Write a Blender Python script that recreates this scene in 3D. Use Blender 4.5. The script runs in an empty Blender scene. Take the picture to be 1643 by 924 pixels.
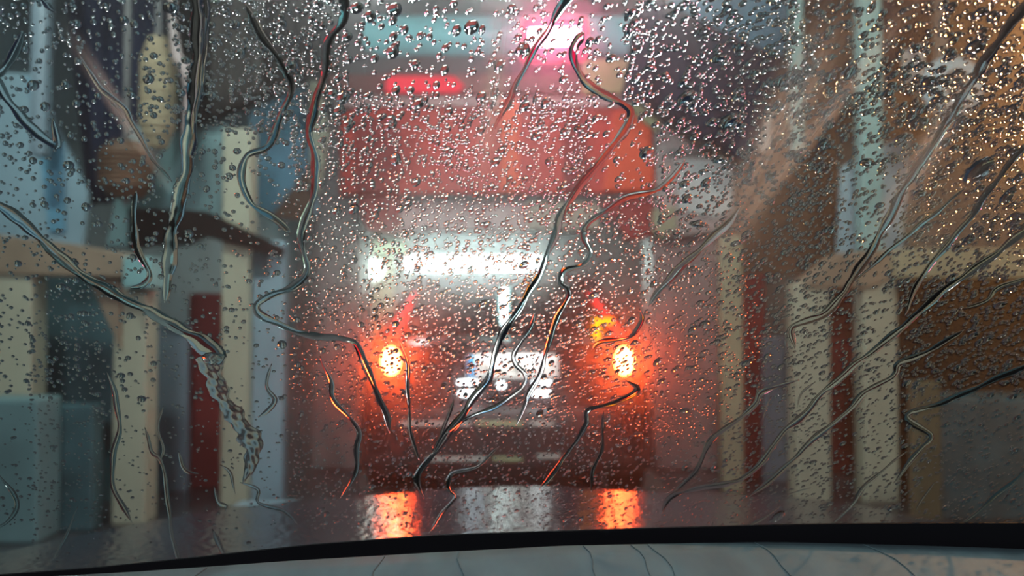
import bpy, bmesh, math, random
import numpy as np
from mathutils import Vector, Matrix

# ------------------------------------------------------------------ camera, world, lights
SC = bpy.context.scene
COL = SC.collection
F = 1265.0                        # focal length in pixels of the 1643 x 924 frame
CX, CY = 821.5, 462.0
CAM_Z = 1.25
PITCH = math.atan(28.0 / F)
FOCUS = 0.905

cam_data = bpy.data.cameras.new('camera')
cam = bpy.data.objects.new('camera', cam_data)
COL.objects.link(cam)
cam.location = (0, 0, CAM_Z)
cam.rotation_euler = (math.pi / 2 + PITCH, 0, 0)
cam_data.sensor_width = 36.0
cam_data.lens = F / 1643.0 * 36.0
cam_data.clip_start = 0.02
cam_data.clip_end = 100
cam_data.dof.use_dof = True
cam_data.dof.focus_distance = FOCUS
cam_data.dof.aperture_fstop = 2.6
SC.camera = cam

SC.view_settings.view_transform = 'Standard'
SC.view_settings.look = 'None'
SC.view_settings.exposure = 0.3
SC.view_settings.gamma = 1.0
SC.view_settings.use_curve_mapping = False

world = bpy.data.worlds.new('world')
SC.world = world
world.use_nodes = True
bgn = world.node_tree.nodes['Background']
bgn.inputs['Color'].default_value = (0.09, 0.15, 0.26, 1)
bgn.inputs['Strength'].default_value = 0.25


def lamp(name, kind, loc, energy, color, target=None, size=0.3, size_y=None, radius=0.1, spot=None):
    d = bpy.data.lights.new(name, kind)
    d.energy = energy
    d.color = color
    if kind == 'AREA':
        d.shape = 'RECTANGLE'
        d.size = size
        d.size_y = size_y or size
    else:
        d.shadow_soft_size = radius
    if kind == 'SPOT':
        d.spot_size = spot or 1.5
        d.spot_blend = 0.5
    o = bpy.data.objects.new(name, d)
    COL.objects.link(o)
    o.location = loc
    if target is not None:
        v = Vector(target) - Vector(loc)
        o.rotation_euler = v.to_track_quat('-Z', 'Y').to_euler()
    return o


# unseen ceiling lights of the bay (the second pair added for sparkle), an added fill light behind us and the sodium lamp at right
lamp('unseen_ceiling_light', 'AREA', (-2.5, 3.1, 3.7), 38, (0.86, 1.0, 0.95), (-1.9, 4.8, 0.8), 0.4, 0.12)
lamp('unseen_ceiling_light', 'AREA', (2.5, 3.1, 3.7), 27, (1.0, 0.93, 0.80), (1.9, 4.8, 0.8), 0.4, 0.12)
lamp('unseen_ceiling_light', 'AREA', (-1.0, 4.9, 3.5), 5.5, (0.95, 1.0, 1.0), (-0.3, 2.0, 1.5), 0.3, 0.08)  # added out of view so the drops sparkle white
lamp('unseen_ceiling_light', 'AREA', (1.0, 4.9, 3.5), 5.5, (1.0, 0.97, 0.93), (0.3, 2.0, 1.5), 0.3, 0.08)  # its twin on the right, also added for the sparkle
lamp('far_bay_light', 'AREA', (0.0, 9.5, 3.6), 130, (0.80, 1.0, 0.97), (0.0, 10.5, 0.0), 1.6, 0.3)
lamp('added_fill_light', 'AREA', (-0.4, -2.6, 3.2), 125, (0.92, 0.95, 1.0), (0.0, 4.0, 1.3), 0.9, 0.5)  # unseen fill that brightens the dashboard and the car ahead
lamp('sodium_light', 'SPOT', (2.75, 2.9, 2.35), 320, (1.0, 0.43, 0.13), (0.42, 0.85, 1.5), radius=0.06, spot=0.68)


def ray(px, py):
    u = (px - CX) / F
    v = (CY - py) / F
    c, s = math.cos(PITCH), math.sin(PITCH)
    return Vector((u, c - v * s, s + v * c))


def W(px, py, D):
    d = ray(px, py)
    return Vector((0, 0, CAM_Z)) + d * (D / d.y)


# ------------------------------------------------------------------ materials
def new_mat(name):
    m = bpy.data.materials.new(name)
    m.use_nodes = True
    nt = m.node_tree
    for n in list(nt.nodes):
        nt.nodes.remove(n)
    out = nt.nodes.new('ShaderNodeOutputMaterial')
    return m, nt, out


def mat(name, color, rough=0.5, metal=0.0, vary=0.25, scale=4.0, bump=0.0, bump_scale=40.0, stretch=(1, 1, 1), spec=0.5, coat=0.0):
    m, nt, out = new_mat(name)
    p = nt.nodes.new('ShaderNodeBsdfPrincipled')
    nt.links.new(p.outputs[0], out.inputs['Surface'])
    p.inputs['Roughness'].default_value = rough
    p.inputs['Metallic'].default_value = metal
    p.inputs['Specular IOR Level'].default_value = spec
    p.inputs['Coat Weight'].default_value = coat
    tc = nt.nodes.new('ShaderNodeTexCoord')
    mp = nt.nodes.new('ShaderNodeMapping')
    mp.inputs['Scale'].default_value = stretch
    nt.links.new(tc.outputs['Object'], mp.inputs['Vector'])
    nz = nt.nodes.new('ShaderNodeTexNoise')
    nz.inputs['Scale'].default_value = scale
    nz.inputs['Detail'].default_value = 5
    nt.links.new(mp.outputs[0], nz.inputs['Vector'])
    cr = nt.nodes.new('ShaderNodeValToRGB')
    cr.color_ramp.elements[0].position = 0.3
    cr.color_ramp.elements[1].position = 0.72
    lo = [max(0, c * (1 - vary)) for c in color]
    hi = [min(1, c * (1 + vary)) for c in color]
    cr.color_ramp.elements[0].color = (*lo, 1)
    cr.color_ramp.elements[1].color = (*hi, 1)
    nt.links.new(nz.outputs['Fac'], cr.inputs[0])
    nt.links.new(cr.outputs[0], p.inputs['Base Color'])
    if bump > 0:
        vn = nt.nodes.new('ShaderNodeTexVoronoi')
        vn.inputs['Scale'].default_value = bump_scale
        nt.links.new(mp.outputs[0], vn.inputs['Vector'])
        b = nt.nodes.new('ShaderNodeBump')
        b.inputs['Strength'].default_value = bump
        b.inputs['Distance'].default_value = 0.01
        b.invert = True
        nt.links.new(vn.outputs['Distance'], b.inputs['Height'])
        nt.links.new(b.outputs[0], p.inputs['Normal'])
    return m


def emit_mat(name, color, strength):
    m, nt, out = new_mat(name)
    e = nt.nodes.new('ShaderNodeEmission')
    e.inputs['Color'].default_value = (*color, 1)
    e.inputs['Strength'].default_value = strength
    nt.links.new(e.outputs[0], out.inputs['Surface'])
    return m


def pane_mat(name, tint, gloss=0.06, rough=0.02):
    """thin tinted window glass: clear straight through, with a Fresnel reflection"""
    m, nt, out = new_mat(name)
    t = nt.nodes.new('ShaderNodeBsdfTransparent')
    t.inputs['Color'].default_value = (*tint, 1)
    g = nt.nodes.new('ShaderNodeBsdfGlossy')
    g.inputs['Roughness'].default_value = rough
    fr = nt.nodes.new('ShaderNodeFresnel')
    fr.inputs['IOR'].default_value = 1.5
    ma = nt.nodes.new('ShaderNodeMath')
    ma.operation = 'ADD'
    ma.inputs[1].default_value = gloss
    nt.links.new(fr.outputs[0], ma.inputs[0])
    mx = nt.nodes.new('ShaderNodeMixShader')
    nt.links.new(ma.outputs[0], mx.inputs[0])
    nt.links.new(t.outputs[0], mx.inputs[1])
    nt.links.new(g.outputs[0], mx.inputs[2])
    nt.links.new(mx.outputs[0], out.inputs['Surface'])
    return m


def windscreen_mat():
    """clear screen whose wet, misted film spreads a little light around bright lamps"""
    m, nt, out = new_mat('misted_windscreen')
    t = nt.nodes.new('ShaderNodeBsdfTransparent')
    t.inputs['Color'].default_value = (0.985, 0.995, 0.99, 1)
    nt.links.new(t.outputs[0], out.inputs['Surface'])
    a = nt.nodes.new('ShaderNodeVolumeScatter')
    a.inputs['Density'].default_value = VOL_NARROW
    a.inputs['Anisotropy'].default_value = 0.973
    b = nt.nodes.new('ShaderNodeVolumeScatter')
    b.inputs['Density'].default_value = VOL_WIDE
    b.inputs['Anisotropy'].default_value = 0.75
    ad = nt.nodes.new('ShaderNodeAddShader')
    nt.links.new(a.outputs[0], ad.inputs[0])
    nt.links.new(b.outputs[0], ad.inputs[1])
    nt.links.new(ad.outputs[0], out.inputs['Volume'])
    return m


VOL_NARROW, VOL_WIDE = 80.0, 6.0


def water_mat(name, rough, bump=0.0):
    m, nt, out = new_mat(name)
    g = nt.nodes.new('ShaderNodeBsdfGlass')
    g.inputs['IOR'].default_value = 1.333
    g.inputs['Roughness'].default_value = rough
    nt.links.new(g.outputs[0], out.inputs['Surface'])
    if bump:
        nz = nt.nodes.new('ShaderNodeTexNoise')
        nz.inputs['Scale'].default_value = 260
        tc = nt.nodes.new('ShaderNodeTexCoord')
        nt.links.new(tc.outputs['Object'], nz.inputs['Vector'])
        b = nt.nodes.new('ShaderNodeBump')
        b.inputs['Strength'].default_value = bump
        b.inputs['Distance'].default_value = 0.004
        nt.links.new(nz.outputs['Fac'], b.inputs['Height'])
        nt.links.new(b.outputs[0], g.inputs['Normal'])
    return m


M = {
    'floor': mat('wet_concrete', (0.05, 0.055, 0.06), 0.15, bump=0.15, bump_scale=30),
    'ceiling': mat('dark_ceiling_sheet', (0.035, 0.04, 0.05), 0.7, stretch=(1, 6, 1)),
    'wall': mat('dark_blue_wall', (0.05, 0.085, 0.10), 0.6, vary=0.4, scale=1.5),
    'wall_warm': mat('dark_brown_wall', (0.10, 0.062, 0.05), 0.6, vary=0.4, scale=1.5),
    'back': mat('far_wall_plaster', (0.16, 0.17, 0.17), 0.7, vary=0.35, scale=1.2),
    'cream': mat('cream_painted_steel', (0.43, 0.42, 0.31), 0.5, vary=0.12, stretch=(1, 1, 0.3)),
    'olive': mat('olive_painted_steel', (0.33, 0.31, 0.20), 0.5, vary=0.15),
    'darkolive': mat('dark_olive_cabinet', (0.12, 0.11, 0.065), 0.5, vary=0.2),
    'brownbeam': mat('tan_brown_painted_beam', (0.27, 0.20, 0.14), 0.5, vary=0.25),
    'paleblue': mat('pale_blue_panel', (0.25, 0.38, 0.44), 0.45, vary=0.14, scale=1.5),
    'skyblue': mat('sky_blue_panel', (0.13, 0.33, 0.46), 0.45, vary=0.2, scale=1.5),
    'bluegrey': mat('blue_grey_panel', (0.17, 0.235, 0.28), 0.5, vary=0.12, scale=2),
    'teal': mat('dark_teal_panel', (0.045, 0.105, 0.12), 0.45, vary=0.35, scale=5),
    'palteal': mat('pale_teal_box', (0.14, 0.25, 0.26), 0.5, vary=0.2, scale=3),
    'tealpost': mat('teal_painted_post', (0.22, 0.42, 0.42), 0.5, vary=0.12),
    'darkred': mat('dark_red_curtain', (0.14, 0.012, 0.012), 0.6, vary=0.3),
    'navy': mat('navy_plastic_sheet', (0.010, 0.015, 0.038), 0.75, vary=0.5, spec=0.15, scale=3, stretch=(1, 1, 0.4)),
    'blackcurtain': mat('black_brown_curtain', (0.010, 0.008, 0.007), 0.8, vary=0.6, spec=0.1, scale=3),
    'streakcurtain': mat('grey_brown_curtain_strip', (0.045, 0.04, 0.036), 0.8, vary=0.3, spec=0.1),
    'tan': mat('tan_brush_bristles', (0.30, 0.24, 0.15), 0.8, vary=0.3, stretch=(1, 1, 6)),
    'brown': mat('rust_brown_panel', (0.12, 0.06, 0.032), 0.6, vary=0.35),
    'red': mat('red_fascia', (0.56, 0.035, 0.018), 0.4, vary=0.18, scale=2.5),
    'redbright': mat('orange_red_fascia', (0.78, 0.07, 0.012), 0.4, vary=0.10, scale=2.5),
    'reddark': mat('dark_red_fascia_strip', (0.32, 0.018, 0.014), 0.45, vary=0.2),
    'orange': mat('orange_stripe', (0.85, 0.10, 0.02), 0.4, vary=0.06),
    'mauve': mat('mauve_grey_panel', (0.40, 0.31, 0.30), 0.5, vary=0.18, scale=2),
    'pink': mat('pinkish_grey_panel', (0.46, 0.27, 0.26), 0.5, vary=0.15, scale=2),
    'peach': mat('peach_beige_panel', (0.42, 0.32, 0.25), 0.5, vary=0.12),
    'maroon': mat('maroon_beam', (0.20, 0.07, 0.06), 0.5, vary=0.25),
    'greytrim': mat('dark_grey_trim', (0.10, 0.10, 0.10), 0.5, vary=0.2),
    'leg': mat('grey_steel_leg', (0.19, 0.175, 0.17), 0.45, vary=0.3, stretch=(1, 1, 0.3)),
    'legright': mat('mauve_steel_leg', (0.25, 0.19, 0.185), 0.45, vary=0.25, stretch=(1, 1, 0.3)),
    'yellowtan': mat('yellow_tan_panel', (0.45, 0.36, 0.18), 0.5, vary=0.12),
    'lime': mat('pale_lime_panel', (0.45, 0.50, 0.27), 0.5, vary=0.1),
    'turq': mat('turquoise_roller_cover', (0.26, 0.72, 0.76), 0.28, vary=0.1, scale=2),
    'white': mat('pale_grey_plastic', (0.52, 0.53, 0.52), 0.5, vary=0.08),
    'carpaint': mat('black_car_paint', (0.018, 0.018, 0.022), 0.22, vary=0.1, coat=0.6, bump=0.12, bump_scale=70),
    'carplastic': mat('black_bumper_plastic', (0.03, 0.03, 0.032), 0.45, vary=0.2),
    'tyre': mat('tyre_rubber', (0.015, 0.015, 0.015), 0.8),
    'alloy': mat('alloy_wheel', (0.5, 0.5, 0.52), 0.3, metal=1.0),
    'chrome': mat('chrome_trim', (0.72, 0.72, 0.70), 0.25, metal=1.0, vary=0.05),
    'palestrip': mat('pale_bumper_strip', (0.60, 0.60, 0.55), 0.35, vary=0.1),
    'seat': mat('dark_seat_cloth', (0.03, 0.032, 0.035), 0.8),
    'plate': mat('white_number_plate', (0.86, 0.86, 0.83), 0.5, vary=0.03),
    'plateblue': mat('blue_plate_band', (0.0, 0.45, 1.0), 0.4, vary=0.03),
    'plateink': mat('grey_plate_lettering', (0.30, 0.29, 0.27), 0.5, vary=0.05),
    'redlens': mat('red_lamp_lens', (0.55, 0.02, 0.02), 0.2, vary=0.05),
    'bonnet': mat('wet_dark_bonnet', (0.03, 0.038, 0.055), 0.15, vary=0.2, bump=0.11, bump_scale=70),
    'frit': mat('black_windscreen_band', (0.004, 0.004, 0.005), 0.6, vary=0.1, spec=0.1),
    'dash': mat('pale_grey_blue_dashboard', (0.058, 0.105, 0.116), 0.7, vary=0.2, scale=7, stretch=(3, 1, 1)),
    'dashstain': mat('dark_dashboard_crease', (0.048, 0.088, 0.098), 0.7, vary=0.2),
    'taillamp': emit_mat('lit_tail_lamp', (1.0, 0.085, 0.018), 130),
    'tailupper': emit_mat('softly_lit_tail_column', (1.0, 0.03, 0.03), 1.7),
    'amber': emit_mat('amber_lamp', (1.0, 0.38, 0.0), 2.6),
    'tube': emit_mat('white_fluorescent_tube', (0.78, 1.0, 0.97), 36),
    'tubeceil': emit_mat('white_ceiling_tube', (0.80, 1.0, 0.98), 46),
    'bulkhead': emit_mat('white_bulkhead_lamp', (0.80, 1.0, 0.88), 36),
    'limelit': emit_mat('pale_green_lit_sign', (0.50, 0.70, 0.45), 0.85),
    'whiteglint': emit_mat('white_bumper_glint', (0.85, 0.97, 1.0), 9),  # emission standing in for reflected headlights and a handle glint
    'beacon': emit_mat('pink_white_beacon', (1.0, 0.22, 0.36), 45),
    'beaconred': emit_mat('red_beacon_hood', (1.0, 0.015, 0.09), 1.0),
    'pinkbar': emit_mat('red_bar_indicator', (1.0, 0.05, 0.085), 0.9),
    'carglass': pane_mat('tinted_car_glass', (0.35, 0.40, 0.40), 0.10),
    'windscreen': windscreen_mat(),
    'water': water_mat('rain_water', 0.07),
    'rivulet': water_mat('running_water', 0.03),
    'ripple': water_mat('rippled_water', 0.16),
}


# ------------------------------------------------------------------ object helpers
def tag(o, label=None, cat=None, group=None, kind=None):
    if label:
        o['label'] = label
    if cat:
        o['category'] = cat
    if group:
        o['group'] = group
    if kind:
        o['kind'] = kind
    return o


def empty(name, loc=(0, 0, 0)):
    o = bpy.data.objects.new(name, None)
    COL.objects.link(o)
    o.location = loc
    return o


def link(name, bm, m, parent=None, smooth=False):
    """one mesh object from world-space bmesh geometry"""
    bmesh.ops.recalc_face_normals(bm, faces=bm.faces[:])
    me = bpy.data.meshes.new(name)
    bm.to_mesh(me)
    bm.free()
    for mm in (m if isinstance(m, (list, tuple)) else [m]):
        me.materials.append(M[mm] if isinstance(mm, str) else mm)
    if smooth:
        for p in me.polygons:
            p.use_smooth = True
    o = bpy.data.objects.new(name, me)
    COL.objects.link(o)
    if parent is not None:
        off = Vector((0, 0, 0))
        q = parent
        while q is not None:
            off += q.location
            q = q.parent
        o.parent = parent
        me.transform(Matrix.Translation(-off))
    else:
        c = Vector((0, 0, 0))
        if len(me.vertices):
            co = np.empty(len(me.vertices) * 3, np.float32)
            me.vertices.foreach_get('co', co)
            co = co.reshape(-1, 3)
            c = Vector(((co[:, 0].min() + co[:, 0].max()) / 2, (co[:, 1].min() + co[:, 1].max()) / 2, co[:, 2].min()))
            me.transform(Matrix.Translation(-c))
            o.location = c
    return o


def add_box(bm, x0, x1, y0, y1, z0, z1, bevel=0.0):
    vs = [bm.verts.new((x, y, z)) for x in (x0, x1) for y in (y0, y1) for z in (z0, z1)]
    fs = [(0, 1, 3, 2), (4, 6, 7, 5), (0, 4, 5, 1), (2, 3, 7, 6), (0, 2, 6, 4), (1, 5, 7, 3)]
    faces = [bm.faces.new([vs[i] for i in f]) for f in fs]
    if bevel > 0:
        es = list({e for f in faces for e in f.edges})
        bmesh.ops.bevel(bm, geom=es, offset=bevel, segments=2, affect='EDGES', profile=0.6)


def add_prism(bm, pts, depth, bevel=0.0):
    """pts: front outline (world points at one depth), extruded depth further along +y"""
    a = [bm.verts.new(p) for p in pts]
    b = [bm.verts.new(Vector(p) + Vector((0, depth, 0))) for p in pts]
    n = len(pts)
    fs = [bm.faces.new(a), bm.faces.new(list(reversed(b)))]
    for i in range(n):
        fs.append(bm.faces.new((a[i], b[i], b[(i + 1) % n], a[(i + 1) % n])))
    if bevel > 0:
        es = list({e for f in fs for e in f.edges})
        bmesh.ops.bevel(bm, geom=es, offset=bevel, segments=2, affect='EDGES', profile=0.6)


def add_tube(bm, pts, r, seg=12, caps=True):
    rings = []
    n = len(pts)
    pts = [Vector(p) for p in pts]
    up = None
    for i, p in enumerate(pts):
        t = (pts[min(i + 1, n - 1)] - pts[max(i - 1, 0)]).normalized()
        if up is None:
            up = Vector((0, 0, 1)) if abs(t.z) < 0.9 else Vector((1, 0, 0))
        s = t.cross(up).normalized()
        u = s.cross(t).normalized()
        up = u
        rr = r[i] if isinstance(r, (list, tuple)) else r
        rings.append([bm.verts.new(p + s * rr * math.cos(2 * math.pi * k / seg) + u * rr * math.sin(2 * math.pi * k / seg)) for k in range(seg)])
    for i in range(n - 1):
        for k in range(seg):
            bm.faces.new((rings[i][k], rings[i][(k + 1) % seg], rings[i + 1][(k + 1) % seg], rings[i + 1][k]))
    if caps:
        bm.faces.new(list(reversed(rings[0])))
        bm.faces.new(rings[-1])


def px_box(D, x0, y0, x1, y1, depth, bevel=0.01, to_floor=False):
    """a box with its front face at distance D, as wide and tall as the rectangle measured there"""
    bm = bmesh.new()
    a, b = W(x0, y1, D), W(x1, y0, D)
    z0 = 0.0 if to_floor else a.z
    add_box(bm, a.x, b.x, D, D + depth, z0, b.z, bevel)
    return bm


def px_prism(D, pts, depth, bevel=0.008):
    bm = bmesh.new()
    add_prism(bm, [W(x, y, D) for x, y in pts], depth, bevel)
    return bm


# ------------------------------------------------------------------ the bay: floor, walls, ceiling
HX, HZ, HY = 3.5, 4.1, 13.0


def structure(name, bm, m):
    o = link(name, bm, m)
    o['kind'] = 'structure'
    return o


bm = bmesh.new(); add_box(bm, -HX - 0.2, HX + 0.2, -4, HY + 0.2, -0.2, 0.0)
structure('floor', bm, 'floor')
bm = bmesh.new(); add_box(bm, -HX - 0.2, HX + 0.2, 3.0, HY + 0.2, HZ, HZ + 0.2)
structure('ceiling', bm, 'ceiling')
bm = bmesh.new(); add_box(bm, -HX - 0.2, -HX, 1.5, HY, 0, HZ)
structure('wall_left', bm, 'wall')
bm = bmesh.new(); add_box(bm, HX, HX + 0.2, 1.5, HY, 0, HZ)
structure('wall_right', bm, 'wall_warm')
bm = bmesh.new(); add_box(bm, -HX - 0.2, HX + 0.2, HY, HY + 0.2, 0, HZ)
structure('wall_back', bm, 'back')
for k, s in ((1, -1), (2, 1)):
    bm = bmesh.new()
    add_box(bm, *( (-0.95, -0.72) if s < 0 else (0.80, 1.02)), 3.4, 11.5, 0.0, 0.06, 0.02)
    structure('trim_%d' % k, bm, 'greytrim')

# ------------------------------------------------------------------ the car ahead
CARX, CARY = -0.04, 4.6
car = empty('hatchback_car', (CARX, CARY, 0))
tag(car, 'dark hatchback with lit red tail lights waiting ahead under the red gantry', 'car')


def P3(x, y, z):
    return Vector((CARX + x, CARY + y, z))


def loft(bm, rings, close_ends=True):
    vr = [[bm.verts.new(p) for p in r] for r in rings]
    n = len(vr[0])
    for i in range(len(vr) - 1):
        for k in range(n):
            bm.faces.new((vr[i][k], vr[i][(k + 1) % n], vr[i + 1][(k + 1) % n], vr[i + 1][k]))
    if close_ends:
        bm.faces.new(list(reversed(vr[0])))
        bm.faces.new(vr[-1])


# lower body: cross-sections from tail to nose
bm = bmesh.new()
secs = [  # y, half width, z bottom, z side, z shoulder, z top
    (0.00, 0.76, 0.34, 0.60, 0.92, 1.02), (0.05, 0.83, 0.28, 0.60, 0.95, 1.06), (0.22, 0.875, 0.22, 0.62, 0.96, 1.08),
    (0.8, 0.89, 0.2, 0.62, 0.96, 1.02), (1.8, 0.89, 0.2, 0.62, 0.94, 1.0), (2.7, 0.89, 0.2, 0.6, 0.92, 1.0),
    (3.3, 0.87, 0.2, 0.58, 0.86, 0.94), (3.85, 0.83, 0.22, 0.55, 0.74, 0.82), (4.1, 0.72, 0.27, 0.5, 0.66, 0.72)]
rings = []
for y, w, zb, zs, zsh, zt in secs:
    half = [(w * 0.86, zb), (w * 0.97, zb + 0.1), (w, zs), (w * 0.985, zsh - 0.08), (w * 0.94, zsh), (w * 0.84, zt), (w * 0.4, zt + 0.012)]
    ring = [P3(x, y, z) for x, z in half] + [P3(-x, y, z) for x, z in reversed(half)]
    rings.append(ring)
loft(bm, rings)
# roof and pillars
roof = [(0.20, 0.53, 1.428), (0.55, 0.57, 1.462), (1.2, 0.60, 1.475), (1.9, 0.60, 1.455), (2.25, 0.57, 1.415)]
rr = []
for y, w, z in roof:
    rr.append([P3(-w, y, z - 0.05), P3(-w * 1.02, y, z - 0.02), P3(-w * 0.85, y, z + 0.005), P3(0, y, z + 0.02),
               P3(w * 0.85, y, z + 0.005), P3(w * 1.02, y, z - 0.02), P3(w, y, z - 0.05), P3(0, y, z - 0.03)])
loft(bm, rr)
for s in (-1, 1):
    for (a0, a1, t0, t1, wb, wt) in ((0.03, 0.30, 0.20, 0.34, 0.80, 0.555), (1.28, 1.42, 1.28, 1.40, 0.84, 0.60), (2.86, 3.0, 2.17, 2.27, 0.80, 0.57)):
        r0 = [P3(s * (wb - 0.13), a0, 1.0), P3(s * wb, a0, 1.0), P3(s * wb, a1, 1.0), P3(s * (wb - 0.13), a1, 1.0)]
        r1 = [P3(s * (wt - 0.09), t0, 1.41), P3(s * wt, t0, 1.41), P3(s * wt, t1, 1.41), P3(s * (wt - 0.09), t1, 1.41)]
        loft(bm, [r0, r1])
link('body', bm, 'carpaint', car, smooth=False)

# rear spoiler lip catching the light
bm = bmesh.new()
loft(bm, [[P3(x, 0.16, 1.425 - 0.03 * (x / 0.5) ** 2), P3(x, 0.22, 1.445 - 0.03 * (x / 0.5) ** 2), P3(x, 0.24, 1.415 - 0.03 * (x / 0.5) ** 2)] for x in np.linspace(-0.5, 0.5, 9)])
link('roof_spoiler', bm, 'carpaint', car, smooth=True)

# rear window, bowed from top to bottom
bm = bmesh.new()
NV, NU = 14, 10
prof = []
yy, zz = 0.045, 1.075
for i in range(NV + 1):
    prof.append((yy, zz))
    th = math.radians(21 + 16 * i / NV)
    yy += 0.36 / NV * math.tan(th)
    zz += 0.36 / NV
for side in (0, 0.004):
    grid = []
    for i, (y, z) in enumerate(prof):
        t = i / NV
        hw = 0.665 * (1 - t) + 0.47 * t
        grid.append([bm.verts.new(P3(hw * (2 * k / NU - 1), y + side + 0.03 * (2 * k / NU - 1) ** 2, z)) for k in range(NU + 1)])
    for i in range(NV):
        for k in range(NU):
            bm.faces.new((grid[i][k], grid[i][k + 1], grid[i + 1][k + 1], grid[i + 1][k]))
bw = link('rear_window', bm, 'carglass', car, smooth=True)
bm = bmesh.new()
add_tube(bm, [P3(-0.02, 0.0, 1.09), P3(0.1, 0.045, 1.14), P3(0.30, 0.07, 1.17)], 0.008, 8)
add_tube(bm, [P3(-0.02, 0.03, 1.09), P3(-0.02, -0.02, 1.09)], 0.022, 10)
link('rear_wiper', bm, 'carplastic', bw)

# other glass
bm = bmesh.new()
vs = [bm.verts.new(P3(x, y, z)) for x, y, z in ((-0.74, 2.92, 1.0), (0.74, 2.92, 1.0), (0.53, 2.22, 1.41), (-0.53, 2.22, 1.41))]
bm.faces.new(vs)
link('windscreen', bm, 'carglass', car)
for s in (-1, 1):
    for y0, y1 in ((0.36, 1.28), (1.42, 2.84)):
        bm = bmesh.new()
        y1t = min(y1, 2.2)
        vs = [bm.verts.new(P3(s * x, y, z)) for x, y, z in ((0.80, y0, 1.0), (0.80, y1, 1.0), (0.585, y1t, 1.41), (0.575, y0 + 0.04, 1.41))]
        bm.faces.new(vs)
        link('side_window', bm, 'carglass', car)

# seats with head rests
for x in (-0.37, 0.37):
    bm = bmesh.new()
    add_box(bm, CARX + x - 0.24, CARX + x + 0.24, CARY + 1.75, CARY + 1.87, 0.6, 1.1, 0.04)
    add_box(bm, CARX + x - 0.13, CARX + x + 0.13, CARY + 1.78, CARY + 1.87, 1.12, 1.28, 0.035)
    add_box(bm, CARX + x - 0.05, CARX + x + 0.05, CARY + 1.81, CARY + 1.84, 1.08, 1.14)
    link('front_seat', bm, 'seat', car, smooth=False)
bm = bmesh.new()
add_box(bm, CARX - 0.62, CARX + 0.62, CARY + 0.62, CARY + 0.76, 0.6, 1.04, 0.04)
for x in (-0.36, 0.36):
    add_box(bm, CARX + x - 0.12, CARX + x + 0.12, CARY + 0.65, CARY + 0.74, 1.02, 1.15, 0.03)
link('rear_seat', bm, 'seat', car)

# bumper with its strips
bm = bmesh.new()
secb = []
for x in np.linspace(-0.86, 0.86, 15):
    bow = 0.16 * abs(x / 0.86) ** 3
    yb = -0.085 + bow
    secb.append([P3(x, yb + 0.05, 0.27), P3(x, yb + 0.005, 0.33), P3(x, yb, 0.55), P3(x, yb + 0.012, 0.63), P3(x, yb + 0.06, 0.66), P3(x, yb + 0.14, 0.64), P3(x, yb + 0.14, 0.27)])
loft(bm, secb)
bump = link('rear_bumper', bm, 'carplastic', car, smooth=False)
for (xa, xb, z, m) in ((-0.60, -0.20, 0.575, 'palestrip'), (-0.16, 0.10, 0.575, 'lime'), (0.14, 0.28, 0.575, 'palestrip'),
                       (-0.44, -0.10, 0.375, 'palestrip'), (-0.07, 0.10, 0.375, 'lime'), (0.18, 0.32, 0.39, 'palestrip')):
    bm = bmesh.new()
    add_box(bm, CARX + xa, CARX + xb, CARY - 0.10, CARY - 0.078, z - 0.011, z + 0.011, 0.006)
    tag(link('bumper_strip', bm, m, bump), 'pale strip on the black bumper')

# tail lamps: bright bulb bowl, softly lit column up beside the window, amber turn lamp on the right
for s in (-1, 1):
    cx = -0.662 if s < 0 else 0.692
    bm = bmesh.new()
    a = [(cx - 0.10, 0.83), (cx + 0.10, 0.83), (cx + 0.105, 1.0), (cx + 0.085, 1.07), (cx - 0.085, 1.07), (cx - 0.105, 1.0)]
    add_prism(bm, [P3(x, -0.012, z) for x, z in a], 0.10, 0.015)
    tl = link('tail_light', bm, 'redlens', car)
    bm = bmesh.new()
    bmesh.ops.create_uvsphere(bm, u_segments=20, v_segments=12, radius=1.0, matrix=Matrix.Translation(P3(cx, -0.018, 0.928)) @ Matrix.Diagonal((0.052, 0.022, 0.078, 1)))
    tag(link('lamp_bulb', bm, 'taillamp', tl, smooth=True), 'glowing red brake lamp')
    # column
    bm = bmesh.new()
    xi = 1 if s > 0 else -1
    top_x = 0.505 * xi if s > 0 else -0.545
    loft(bm, [[P3(cx - 0.035, -0.005, 1.05), P3(cx + 0.035, -0.005, 1.05), P3(cx + 0.035, 0.06, 1.05), P3(cx - 0.035, 0.06, 1.05)],
              [P3(top_x + (cx - top_x) * 0.45 - 0.026, 0.075, 1.21), P3(top_x + (cx - top_x) * 0.45 + 0.026, 0.075, 1.21), P3(top_x + (cx - top_x) * 0.45 + 0.026, 0.13, 1.21), P3(top_x + (cx - top_x) * 0.45 - 0.026, 0.13, 1.21)],
              [P3(top_x - 0.008, 0.155, 1.33), P3(top_x + 0.008, 0.155, 1.33), P3(top_x + 0.008, 0.20, 1.33), P3(top_x - 0.008, 0.20, 1.33)]])
    tag(link('lamp_column', bm, 'tailupper', tl), 'dim red column beside the rear window')
    if s > 0:
        bm = bmesh.new()
        add_box(bm, CARX + 0.515, CARX + 0.635, CARY + 0.0, CARY + 0.03, 1.14, 1.175, 0.01)
        add_box(bm, CARX + 0.515, CARX + 0.555, CARY - 0.002, CARY + 0.03, 1.05, 1.175, 0.01)
        tag(link('turn_lamp', bm, 'amber', tl), 'amber turn lamp')

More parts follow.
